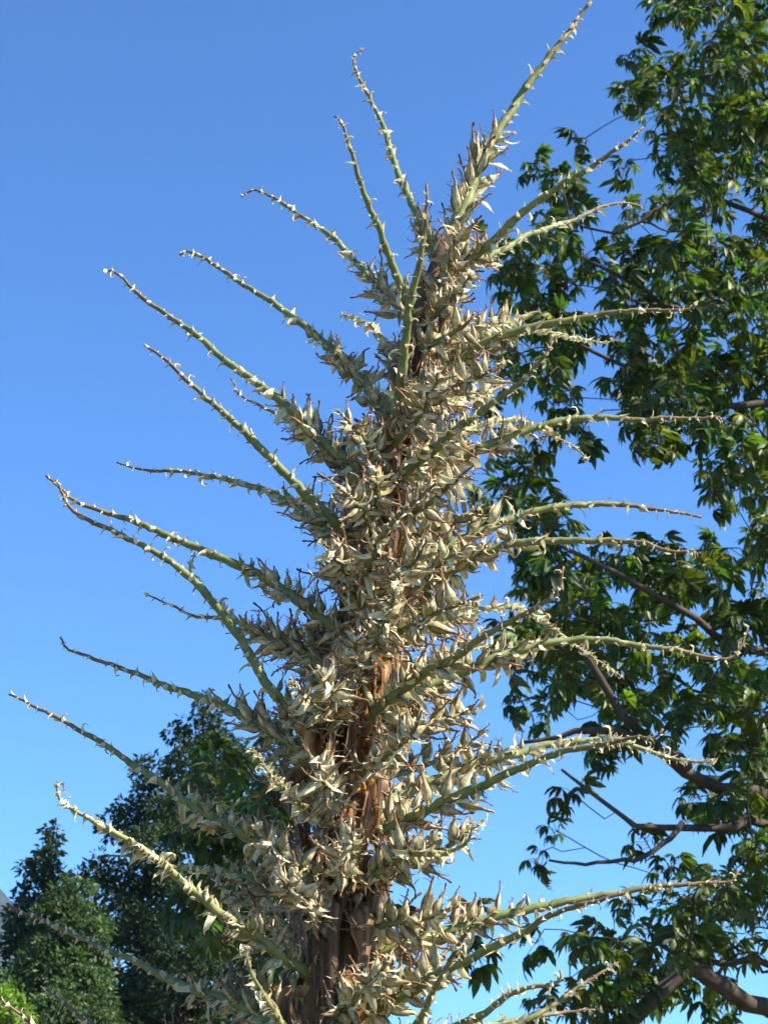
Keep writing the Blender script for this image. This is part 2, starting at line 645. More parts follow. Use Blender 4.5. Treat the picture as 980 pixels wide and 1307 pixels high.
def visible_cells(pts, radii, cell=4.0):
    """how many picture cells each thing would win when nearer things hide farther ones"""
    px, py, dep = project(pts)
    W, H = int(PW / cell) + 1, int(PH / cell) + 1
    buf = np.full((H, W), -1, int)
    order = np.argsort(-dep)
    rp = np.asarray(radii) / dep / TANV * PH / 2 / cell
    for i in order:
        x, y, r = px[i] / cell, py[i] / cell, max(0.7, rp[i])
        if x < -r or y < -r or x > W + r or y > H + r:
            continue
        x0, x1, y0, y1 = max(0, int(x - r)), min(W, int(x + r) + 1), max(0, int(y - r)), min(H, int(y + r) + 1)
        buf[y0:y1, x0:x1] = i
    out = np.zeros(len(pts))
    ids, cnt = np.unique(buf[buf >= 0], return_counts=True)
    out[ids] = cnt
    return out


# where the big tree carries leaves: rows of 40 px from the top of the picture, columns of 40 px from x = 600
DENS = """
0000006999
0000004999
0000069999
0000079999
0000037999
0043346999
0265568999
0487668999
1587489999
4764489998
5786688994
3685578997
2473689999
1156899898
0034468579
0600003579
3860000069
3895001048
2689988799
3789999989
2789999999
1579989999
1576756899
0566656989
0252745899
0134333589
0013132357
0460024347
0156025335
0003234565
3024336566
2006778655
1026899744
""".split()
rgt = np.random.default_rng(21)
spots = []
for j, row in enumerate(DENS):
    for i, ch in enumerate(row):
        for _ in range(rgt.poisson(9 * (int(ch) / 9) ** 1.45 * 0.30)):
            spots.append(P(600 + 40 * (i + rgt.uniform(0, 1)), 40 * (j + rgt.uniform(0, 1)) - 28, rgt.uniform(10.6, 14.0)))
for _ in range(620):                       # the crown goes on to the right of and above the picture
    x, y = rgt.uniform(1000, 1560), rgt.uniform(-520, 1250)
    spots.append(P(x, y, rgt.uniform(9.2, 15.0)))
for _ in range(60):
    spots.append(P(rgt.uniform(860, 1010), rgt.uniform(-400, -5), rgt.uniform(10.8, 14.0)))


def L3(pts, Y0, Y1):
    n = len(pts)
    return [P(x, y, Y1 + (Y0 - Y1) * (1 - k / (n - 1)) ** 3) for k, (x, y) in enumerate(pts)]


tb = P(1150, 1200, 12.6)
tbase = np.array([tb[0] + 0.2, tb[1], 0.0])
tq = [(*tbase, 0.34), (*P(1160, 1500, 12.6), 0.25), (*P(1150, 1200, 12.6), 0.21), (*P(1120, 850, 12.5), 0.17), (*P(1090, 450, 12.4), 0.12), (*P(1100, 0, 12.4), 0.07), (*P(1090, -380, 12.4), 0.02)]
limbs = [
    (L3([(1140, 1120), (1050, 1035), (980, 1012), (879, 983), (810, 925), (770, 870), (752, 845), (735, 815)], 12.6, 10.7), 0.068, 0.018),
    (L3([(879, 983), (830, 950), (770, 930), (705, 939), (665, 948)], 10.85, 10.8), 0.034, 0.01),
    (L3([(1145, 1160), (1060, 1070), (980, 1046), (940, 1057), (870, 1050), (836, 1058), (800, 1042), (755, 1010), (716, 982)], 12.6, 10.8), 0.052, 0.008),
    (L3([(870, 1050), (840, 1086), (800, 1098), (750, 1102), (700, 1098)], 10.95, 10.8), 0.018, 0.007),
    (L3([(1160, 1420), (1060, 1330), (980, 1296), (930, 1268), (890, 1245), (850, 1262), (820, 1292), (780, 1335)], 12.6, 11.3), 0.066, 0.042),
    (L3([(1150, 1260), (1050, 1240), (980, 1228), (930, 1236), (890, 1228), (840, 1205)], 12.6, 11.6), 0.04, 0.012),
    (L3([(1125, 900), (1050, 860), (980, 836), (932, 820), (903, 802), (855, 776), (833, 758), (767, 725), (700, 690)], 12.5, 10.7), 0.046, 0.01),
    (L3([(1110, 560), (1040, 525), (980, 512), (900, 516), (815, 484), (756, 447), (720, 430)], 12.4, 11.2), 0.036, 0.01),
    (L3([(1095, 430), (1040, 385), (980, 379), (925, 384), (870, 395), (800, 360), (745, 330)], 12.4, 11.4), 0.032, 0.01),
    (L3([(1100, 300), (1020, 290), (925, 258), (873, 243), (804, 297), (745, 290)], 12.4, 11.5), 0.028, 0.008),
    (L3([(1100, 150), (1010, 110), (930, 90), (870, 110)], 12.4, 11.6), 0.028, 0.01),
    (L3([(1095, 0), (1000, -60), (920, -60), (870, -20)], 12.4, 12.0), 0.026, 0.01),
    (L3([(1060, 960), (1000, 930), (940, 915), (880, 880)], 12.8, 13.3), 0.03, 0.01),
    (L3([(1125, 760), (1060, 690), (990, 650), (950, 600)], 12.5, 13.0), 0.03, 0.01),
    (L3([(1160, 1200), (1260, 1050), (1350, 950)], 12.6, 12.4), 0.06, 0.015),
    (L3([(1120, 700), (1230, 550), (1350, 450)], 12.5, 12.6), 0.05, 0.012),
    (L3([(1095, 300), (1200, 150), (1320, 50)], 12.4, 12.6), 0.04, 0.01),
    (L3([(1150, 1100), (1180, 1000), (1200, 950)], 12.6, 15.0), 0.05, 0.012),
    (L3([(1120, 650), (1100, 560), (1120, 500)], 12.5, 14.8), 0.04, 0.012),
]
palmate_tree('broadleaf_tree', 'large tree with drooping hand shaped leaves and open limbs reaching towards the spike', tbase, tq, limbs, spots, 31, (6, 9), 300, group='trees with hand shaped leaves')

# a smaller tree of the same kind behind the spike
sp2 = []
for (x, y, n, sx, sy) in [(250, 985, 5, 25, 14), (300, 975, 5, 28, 16), (335, 1010, 6, 25, 20), (255, 1050, 7, 30, 18), (310, 1065, 6, 28, 20), (360, 1080, 5, 30, 20),
                          (250, 1140, 5, 24, 16), (285, 1185, 6, 26, 15), (240, 1170, 3, 16, 14), (390, 1010, 4, 25, 20), (430, 1120, 5, 30, 40), (385, 1180, 4, 25, 25),
                          (350, 1230, 4, 30, 20), (485, 1180, 4, 20, 30), (460, 1260, 4, 30, 30), (380, 1290, 4, 30, 20)]:
    for _ in range(n):
        sp2.append(P(x + rgt.uniform(-sx, sx), y + rgt.uniform(-sy, sy), rgt.uniform(11.4, 13.2)))
b2 = P(405, 1200, 12.3)
b2 = np.array([b2[0], b2[1], 0.0])
tq2 = [(*b2, 0.13), (*P(412, 1500, 12.3), 0.10), (*P(405, 1250, 12.3), 0.07), (*P(390, 1100, 12.3), 0.045), (*P(370, 1000, 12.3), 0.012)]
limbs2 = [(L3([(405, 1230), (350, 1190), (290, 1160), (255, 1150)], 12.3, 12.0), 0.03, 0.008),
          (L3([(395, 1130), (340, 1080), (290, 1050), (255, 1030)], 12.3, 12.2), 0.026, 0.008),
          (L3([(385, 1060), (350, 1010), (310, 985)], 12.3, 12.0), 0.02, 0.006),
          (L3([(405, 1240), (440, 1180), (475, 1150)], 12.3, 12.4), 0.025, 0.008)]
palmate_tree('broadleaf_tree', 'slender tree with drooping hand shaped leaves half hidden behind the flower spike', b2, tq2, limbs2, sp2, 32, (6, 9), 140, group='trees with hand shaped leaves')

# ------------------------------------------------------------------ the flower spike
YS = 2.6
SC = 1.08e-3                                # metres per photo pixel at the spike
stem_px = [(398, 1700), (408, 1500), (414, 1307), (432, 1150), (440, 1010), (452, 880), (474, 720), (492, 580), (528, 440), (556, 350), (575, 300)]
foot = P(380, 1900, YS)
foot = np.array([P(398, 1700, YS)[0] - 0.06, YS, 0.0])
stem_pts = [foot + np.array([0, 0, 0.0])] + [P(x, y, YS) for x, y in stem_px]
spike = empty('flower_spike', tuple(foot))
tag(spike, 'tall dried flower spike with side shoots, papery bracts and brown seed capsules', 'plant')

SN = 70
sp = catmull(stem_pts, SN)
zz = sp[:, 2]
ztop = zz[-1]
srad = np.interp(zz, [0, P(0, 1500, YS)[2], P(0, 1000, YS)[2], P(0, 600, YS)[2], ztop], [0.040, 0.036, 0.031, 0.024, 0.012])
mb = MB()
scol = [np.array((0.105, 0.068, 0.040)) * rnd.uniform(0.6, 1.25) if k % 3 else np.array((0.15, 0.10, 0.058)) for k in range(SN)]
tube(mb, sp - foot, srad, scol, 16)
link('stem', mb.mesh('stem', M['stem']), spike)


def stem_at(z):
    return np.array([np.interp(z, zz, sp[:, 0]), np.interp(z, zz, sp[:, 1]), z]), np.interp(z, zz, srad)


# ---- templates
def capsule_template(seed):
    """one seed capsule: stalk, three-lobed body with seams, beak, bent style, sepals and shrivelled petals. Axis +Z"""
    rg = random.Random(seed)
    mb = MB()
    BL = 0.037 * rg.uniform(0.85, 1.15)
    BR = 0.0065 * rg.uniform(0.85, 1.2)
    old = seed % 6 == 0                      # shrivelled, browned ones
    fat = seed % 5 == 3
    if old:
        BR *= 0.6
    if fat:
        BR *= 1.15
        BL *= 0.88
    green = np.array((0.18, 0.205, 0.10)) * rg.uniform(0.8, 1.15)
    tan = np.array((0.40, 0.305, 0.175)) * rg.uniform(0.8, 1.15)
    brown = np.array((0.19, 0.095, 0.05)) * rg.uniform(0.7, 1.2)
    mix = rg.uniform(-0.4, 0.5)
    if old:
        green, tan, mix = green * 0.5 + brown * 0.8, tan * 0.8, 0.9
    seg = 9
    prof = [(0, 0.22), (0.06, 0.28), (0.14, 0.66), (0.25, 0.94), (0.36, 1.0), (0.48, 0.90), (0.61, 0.66), (0.74, 0.44), (0.88, 0.30), (1.0, 0.23)]
    bend = np.array((rg.uniform(-0.006, 0.006), rg.uniform(-0.006, 0.006), 0))
    vs, cs, fs = [], [], []
    for s, r in prof:
        c0 = bend * s * s
        for k in range(seg):
            t = 2 * math.pi * k / seg
            lob = 1 + (0.22 if seed % 4 == 1 else 0.12) * math.cos(3 * t) * min(1, 4 * r * r) + (rg.uniform(-0.12, 0.12) if old else rg.uniform(-0.03, 0.03))
            rr = BR * r * lob
            vs.append((c0[0] + rr * math.cos(t), c0[1] + rr * math.sin(t), BL * s))
            seam = max(0.0, -math.cos(3 * t))
            w = min(1, max(0, s * 0.75 + mix * 0.5 - 0.1) + 0.55 * seam * (s > 0.15))
            c = green * (1 - w) + tan * w
            if s > 0.85:
                c = c * 0.4 + brown * 0.6
            c = c * rg.uniform(0.82, 1.18)
            if rg.random() < 0.05:
                c = c * 0.5 + brown * 0.5
            cs.append(c)
    nr = len(prof)
    for i in range(nr - 1):
        for k in range(seg):
            k2 = (k + 1) % seg
            fs.append((i * seg + k, i * seg + k2, (i + 1) * seg + k2, (i + 1) * seg + k))
    fs.append(tuple(range(seg))[::-1])
    mb.add(vs, fs, cs)
    # style
    p = np.array((bend[0], bend[1], BL * 0.98))
    d = np.array((rg.uniform(-0.25, 0.25), rg.uniform(-0.25, 0.25), 1.0))
    pts = [p]
    n = 6
    SL = 0.0175 * rg.uniform(0.5, 1.3)
    kink = rg.randrange(2, 5)
    for i in range(n):
        d = unit(d + np.array([rg.uniform(-0.3, 0.3), rg.uniform(-0.3, 0.3), 0]) * (2.0 if i == kink else 0.7))
        p = p + d * SL / n
        pts.append(p)
    rad = [0.0017, 0.0015, 0.0014, 0.0012, 0.0013, 0.0018, 0.0013]
    tube(mb, pts, rad, [tan * 0.7] + [brown * (1.25 - 0.1 * i) for i in range(n)], 5)

    def strip(base, dirs, w, c0, c1, steps):
        side = unit(np.cross(dirs, (0.2, 0.5, 0.8)))
        q, dv = np.array(base, float), unit(dirs)
        vv, cc = [], []
        for i in range(steps + 1):
            t = i / steps
            ww = w * (1 - t) ** 0.6 * (0.6 + 0.8 * t if t < 0.5 else 1.0)
            vv += [q - side * ww, q + side * ww]
            cc += [c0 * (1 - t) + c1 * t] * 2
            dv = unit(dv + np.array([rg.uniform(-0.5, 0.5), rg.uniform(-0.5, 0.5), rg.uniform(-0.5, 0.4)]))
            side = unit(side + np.array([rg.uniform(-0.4, 0.4) for _ in range(3)]))
            q = q + dv * 0.012 * rg.uniform(0.7, 1.3) / steps * 1.6
        mb.add(vv, [(2 * i, 2 * i + 1, 2 * i + 3, 2 * i + 2) for i in range(steps)], cc)

    # shrivelled petals at the beak
    for k in range(rg.choice([1, 2, 3, 4])):
        a = rg.uniform(0, 6.28)
        s = rg.uniform(0.82, 1.0)
        strip(bend * s * s + np.array((0, 0, BL * s)), (math.cos(a) * 0.8, math.sin(a) * 0.8, rg.uniform(0.0, 1.0)), rg.uniform(0.0009, 0.0018),
              np.array((0.42, 0.30, 0.17)), np.array((0.5, 0.40, 0.24)) * rg.uniform(0.5, 1.2), 5)
    # sepals pressed to the body
    for k in range(3):
        a = k * 2.094 + rg.uniform(-0.3, 0.3)
        tip = rg.uniform(0.6, 0.95)
        vv, cc = [], []
        st = 5
        flare = rg.uniform(0.0, 0.002) if rg.random() < 0.8 else 0.008
        for i in range(st + 1):
            t = i / st
            s = 0.04 + tip * t
            r = np.interp(s, [q[0] for q in prof], [q[1] for q in prof]) * BR * 1.16 + 0.0006 + flare * t * t
            w = 0.0042 * (1 - t) ** 0.55 * (0.75 + 0.5 * t)
            er, et = np.array((math.cos(a), math.sin(a), 0)), np.array((-math.sin(a), math.cos(a), 0))
            cpos = bend * s * s + er * r + np.array((0, 0, BL * s))
            vv += [cpos - et * w - er * w * 0.35, cpos, cpos + et * w - er * w * 0.35]
            q = np.array((0.46, 0.41, 0.26)) * (1 - 0.4 * t) + np.array((0.20, 0.11, 0.05)) * t * 0.5
            cc += [q] * 3
        ff = []
        for i in range(st):
            ff += [(3 * i, 3 * i + 1, 3 * i + 4, 3 * i + 3), (3 * i + 1, 3 * i + 2, 3 * i + 5, 3 * i + 4)]
        mb.add(vv, ff, cc)
    return mb


def bract_template(seed, L, W, curl, sleeve=False):
    """papery bract: attached at the origin, runs along +Z, its back towards +Y, curling towards +Y"""
    rg = random.Random(seed)
    mb = MB()
    n = 6
    c0 = np.array((0.68, 0.65, 0.46)) * rg.uniform(0.85, 1.1)
    c1 = np.array((0.72, 0.68, 0.49)) * rg.uniform(0.8, 1.1)
    if seed % 5 == 2:
        c1 = c1 * np.array((0.8, 0.62, 0.45))
    prof = [0.85, 1.0, 0.97, 0.86, 0.68, 0.42, 0.06]
    if sleeve:
        prof = [1.35, 1.3, 1.1, 0.8, 0.5, 0.26, 0.05]
    p, ang = np.zeros(3), rg.uniform(-0.1, 0.2)
    tw = 0.0
    twr = rg.uniform(-0.22, 0.22)
    vein = {q: rg.uniform(0.8, 1.12) for q in (-1, -0.5, 0, 0.5, 1)}
    vs, cs = [], []
    for i in range(n + 1):
        t = i / n
        w = W * prof[i] * 0.5 * rg.uniform(0.88, 1.12)
        side = np.array((math.cos(tw), math.sin(tw) * 0.7, 0))
        nor = np.array((0, math.cos(ang), -math.sin(ang)))
        cup = (0.55 if not sleeve else 0.95 * (1 - 0.6 * t)) * (1 - 0.5 * t)
        for k in (-1, -0.5, 0, 0.5, 1):
            vs.append(p + side * w * k - nor * cup * w * k * k + nor * rg.uniform(-1, 1) * 0.10 * W)
            q = c0 * (1 - t) + c1 * t
            if i == n or (i == n - 1 and abs(k) == 1):
                q = q * np.array((0.75, 0.55, 0.4))
            if abs(k) < 0.2:
                q = q * np.array((0.86, 0.9, 0.78))
            cs.append(q * vein[k] * rg.uniform(0.88, 1.1))
        ang += curl * rg.uniform(0.6, 1.4) / n * (0.4 + 1.4 * t)
        tw += twr
        p = p + np.array((0, math.sin(ang), math.cos(ang))) * L / n
    fs = []
    for i in range(n):
        for k in range(4):
            a = i * 5 + k
            fs.append((a, a + 1, a + 6, a + 5))
    mb.add(vs, fs, cs)
    return mb


CAPS = [capsule_template(200 + k) for k in range(20)]
CAPS_T = [template(m) for m in CAPS]
CAPS_ME = [m.mesh('seed_capsule', M['capsule']) for m in CAPS]
BRL = [bract_template(300 + k, 0.0265 * rnd.uniform(0.8, 1.25), 0.0086 * rnd.uniform(0.8, 1.2), rnd.uniform(0.1, 2.0)) for k in range(10)]
BRS = [bract_template(330 + k, 0.0185 * rnd.uniform(0.7, 1.3), 0.0080 * rnd.uniform(0.7, 1.25), rnd.uniform(0.6, 3.6), True) for k in range(10)]
BRA = BRL + BRS
BRA_T = [template(m) for m in BRA]
BRA_ME = [m.mesh('papery_bract', M['bract']) for m in BRA]

# ---- side shoots. pixels run from tip to base; side: -1 towards the camera, +1 away; len: true length in metres; fr: part carrying fruit
SH = [
    # upper left
    dict(p=[(463, 62), (451, 78), (475, 130), (500, 195), (525, 262), (548, 335)], s=+1, fr=0.22, th=0.85),
    dict(p=[(425, 147), (436, 158), (455, 215), (480, 285), (503, 345), (524, 415)], s=-1, fr=0.22, th=0.85),
    dict(p=[(308, 250), (325, 243), (370, 265), (420, 300), (465, 345), (525, 415)], s=+1, fr=0.36, th=0.85),
    dict(p=[(228, 325), (245, 322), (300, 355), (350, 388), (400, 425), (440, 462), (500, 530)], s=+1, fr=0.42),
    dict(p=[(132, 348), (150, 350), (200, 392), (260, 437), (320, 482), (365, 520), (410, 560), (482, 610)], s=+1, fr=0.36),
    dict(p=[(293, 483), (308, 505), (332, 518), (362, 532), (400, 560), (470, 640)], s=+1, fr=0.62, th=0.6, L=0.30),
    dict(p=[(185, 443), (210, 458), (255, 500), (300, 540), (345, 585), (385, 625), (450, 705)], s=-1, fr=0.30),
    dict(p=[(150, 590), (190, 600), (250, 605), (300, 613), (340, 628), (390, 655), (465, 715)], s=+1, fr=0.42, th=0.9),
    dict(p=[(60, 608), (78, 622), (102, 642), (140, 655), (200, 678), (260, 702), (310, 725), (360, 752), (450, 815)], s=+1, fr=0.38),
    dict(p=[(72, 612), (97, 655), (150, 680), (200, 705), (240, 735), (280, 780), (310, 820), (340, 870), (370, 910), (432, 975)], s=-1, fr=0.22),
    dict(p=[(248, 705), (245, 733), (272, 768), (312, 800), (365, 830), (445, 880)], s=+1, fr=0.6, th=0.65, dense=1),
    dict(p=[(190, 760), (215, 772), (250, 785), (285, 790), (340, 808), (445, 860)], s=+1, fr=0.55, th=0.7),
    dict(p=[(78, 812), (90, 828), (150, 852), (210, 873), (260, 892), (300, 910), (350, 935), (432, 990)], s=+1, fr=0.46),
    dict(p=[(12, 887), (30, 893), (90, 925), (150, 962), (200, 995), (250, 1032), (320, 1068), (420, 1120)], s=+1, fr=0.48),
    dict(p=[(320, 952), (342, 985), (365, 1010), (425, 1070)], s=-1, fr=0.3, th=0.6, L=0.28, dense=1),
    dict(p=[(72, 997), (80, 1020), (120, 1048), (160, 1070), (200, 1100), (240, 1130), (290, 1170), (330, 1200), (415, 1255)], s=-1, fr=0.42, dense=1),
    dict(p=[(138, 1093), (180, 1095), (230, 1105), (300, 1117), (340, 1132), (425, 1180)], s=+1, fr=0.55, th=0.8),
    dict(p=[(10, 1153), (40, 1170), (100, 1195), (160, 1222), (210, 1248), (260, 1266), (310, 1285), (405, 1335)], s=+1, fr=0.42),
    dict(p=[(310, 1205), (326, 1250), (345, 1285), (370, 1320), (408, 1370)], s=-1, fr=0.45, th=0.7, L=0.3, dense=1),
    dict(p=[(436, 402), (470, 415), (500, 440), (518, 480)], s=+1, fr=0.4, th=0.5, L=0.2, dense=1),
    # right
    dict(p=[(822, 163), (800, 183), (755, 210), (710, 240), (670, 272), (630, 305), (570, 365)], s=-1, fr=0.30),
    dict(p=[(824, 268), (815, 262), (780, 262), (740, 275), (700, 292), (650, 312), (566, 365)], s=+1, fr=0.38, th=0.9),
    dict(p=[(886, 386), (870, 395), (800, 398), (740, 405), (690, 415), (640, 430), (590, 455), (528, 500)], s=-1, fr=0.42),
    dict(p=[(783, 432), (772, 438), (730, 430), (695, 425), (650, 425), (600, 440), (535, 480)], s=+1, fr=0.5, dense=1, th=0.8),
    dict(p=[(705, 437), (695, 455), (660, 490), (620, 520), (570, 560), (502, 625)], s=-1, fr=0.5),
    dict(p=[(922, 545), (914, 534), (870, 535), (800, 533), (740, 535), (690, 545), (650, 556), (500, 620)], s=+1, fr=0.45),
    dict(p=[(747, 587), (735, 572), (700, 552), (660, 538), (600, 545), (508, 590)], s=+1, fr=0.5, dense=1, th=0.7),
    dict(p=[(893, 660), (860, 653), (800, 645), (740, 645), (690, 650), (650, 664), (482, 730)], s=+1, fr=0.5),
    dict(p=[(890, 712), (885, 702), (860, 705), (820, 694), (760, 690), (700, 690), (650, 695), (600, 715), (474, 790)], s=-1, fr=0.45),
    dict(p=[(718, 722), (708, 755), (680, 780), (640, 800), (590, 830), (540, 862), (462, 930)], s=-1, fr=0.55),
    dict(p=[(795, 868), (770, 850), (730, 820), (690, 790), (640, 775), (560, 795), (464, 845)], s=+1, fr=0.5, dense=1, th=0.75),
    dict(p=[(953, 800), (945, 825), (925, 840), (870, 830), (810, 825), (750, 815), (700, 820), (640, 838), (460, 905)], s=+1, fr=0.48),
    dict(p=[(846, 928), (835, 940), (800, 943), (750, 955), (700, 965), (650, 985), (600, 1010), (550, 1032), (448, 1080)], s=-1, fr=0.52),
    dict(p=[(912, 970), (860, 968), (800, 951), (750, 945), (700, 950), (650, 965), (580, 985), (446, 1040)], s=+1, fr=0.5, dense=1),
    dict(p=[(600, 925), (590, 905), (560, 890), (520, 900), (456, 945)], s=+1, fr=0.6, L=0.3, th=0.6, dense=1),
    dict(p=[(600, 1042), (598, 1070), (570, 1088), (520, 1092), (438, 1150)], s=-1, fr=0.65, L=0.3, th=0.7, dense=1),
    dict(p=[(942, 1108), (930, 1125), (880, 1130), (830, 1133), (770, 1141), (720, 1152), (670, 1163), (600, 1178), (425, 1230)], s=+1, fr=0.5),
    dict(p=[(800, 1138), (760, 1150), (715, 1165), (660, 1192), (600, 1222), (530, 1262), (424, 1310)], s=-1, fr=0.5),
    dict(p=[(716, 1238), (712, 1252), (680, 1258), (650, 1270), (610, 1298), (540, 1330), (415, 1390)], s=-1, fr=0.3, dense=1),
    dict(p=[(760, 1290), (700, 1295), (640, 1305), (560, 1325), (416, 1380)], s=+1, fr=0.55),
    # facing the camera
    dict(p=[(546, 236), (543, 270), (537, 320), (527, 375), (518, 430), (508, 500), (499, 575)], s=-1, fr=0.26, th=1.05, L=0.5),
    dict(p=[(560, 612), (530, 640), (500, 668), (467, 728), (460, 815)], s=-1, fr=0.62, th=0.9),
    dict(p=[(592, 285), (582, 320), (568, 360), (556, 395)], s=-1, fr=0.95, L=0.15, th=0.7),
    dict(p=[(600, 345), (590, 365), (570, 390), (548, 420)], s=-1, fr=0.95, L=0.16, th=0.7),
    dict(p=[(560, 465), (550, 500), (530, 540), (506, 575)], s=-1, fr=0.92, L=0.22, th=0.8),
    dict(p=[(510, 745), (500, 775), (485, 810), (470, 850)], s=-1, fr=0.92, L=0.24, th=0.8),
    dict(p=[(410, 690), (425, 710), (445, 735), (476, 765)], s=-1, fr=0.92, L=0.22, th=0.8),
    dict(p=[(545, 690), (530, 715), (505, 740), (478, 775)], s=-1, fr=0.92, L=0.24, th=0.8),
    dict(p=[(560, 600), (545, 630), (520, 660), (486, 690)], s=+1, fr=0.92, L=0.22, th=0.8),
    dict(p=[(405, 965), (412, 990), (425, 1020), (442, 1050)], s=-1, fr=0.92, L=0.22, th=0.8),
    dict(p=[(450, 1045), (448, 1070), (440, 1100), (432, 1140)], s=-1, fr=0.92, L=0.24, th=0.8),
    dict(p=[(540, 905), (530, 930), (500, 960), (450, 1000)], s=-1, fr=0.92, L=0.24, th=0.8),
    dict(p=[(500, 1215), (490, 1235), (470, 1260), (420, 1300)], s=-1, fr=0.92, L=0.24, th=0.8),
    dict(p=[(350, 1110), (365, 1130), (395, 1155), (428, 1185)], s=-1, fr=0.92, L=0.24, th=0.8),
    dict(p=[(370, 870), (385, 885), (410, 905), (450, 930)], s=-1, fr=0.92, L=0.22, th=0.8),
    dict(p=[(400, 780), (415, 800), (435, 825), (462, 850)], s=+1, fr=0.92, L=0.22, th=0.8),
    dict(p=[(610, 590), (590, 605), (550, 640), (490, 680)], s=-1, fr=0.92, L=0.26, th=0.8),
    dict(p=[(620, 760), (590, 770), (540, 790), (468, 840)], s=-1, fr=0.92, L=0.26, th=0.8),
    dict(p=[(600, 480), (585, 495), (550, 530), (506, 580)], s=+1, fr=0.92, L=0.22, th=0.8),
    dict(p=[(430, 525), (445, 540), (468, 562), (492, 600)], s=-1, fr=0.92, L=0.2, th=0.8),
    dict(p=[(400, 850), (412, 868), (430, 895), (450, 930)], s=-1, fr=0.92, L=0.24, th=0.8),
    dict(p=[(430, 622), (444, 634), (464, 655), (486, 695)], s=-1, fr=0.92, L=0.2, th=0.8),
    dict(p=[(478, 590), (478, 612), (480, 640), (484, 680)], s=-1, fr=0.92, L=0.19, th=0.7),
    dict(p=[(455, 800), (452, 825), (452, 855), (456, 890)], s=-1, fr=0.92, L=0.2, th=0.75),
    # the tip of the stem itself
    dict(p=[(757, -10), (752, 2), (735, 25), (700, 75), (665, 120), (640, 160), (612, 215), (590, 268), (573, 306)], s=+1, fr=0.42, th=1.25, L=0.0),
]

caps, bracts, dry = [], [], []
shoots = []


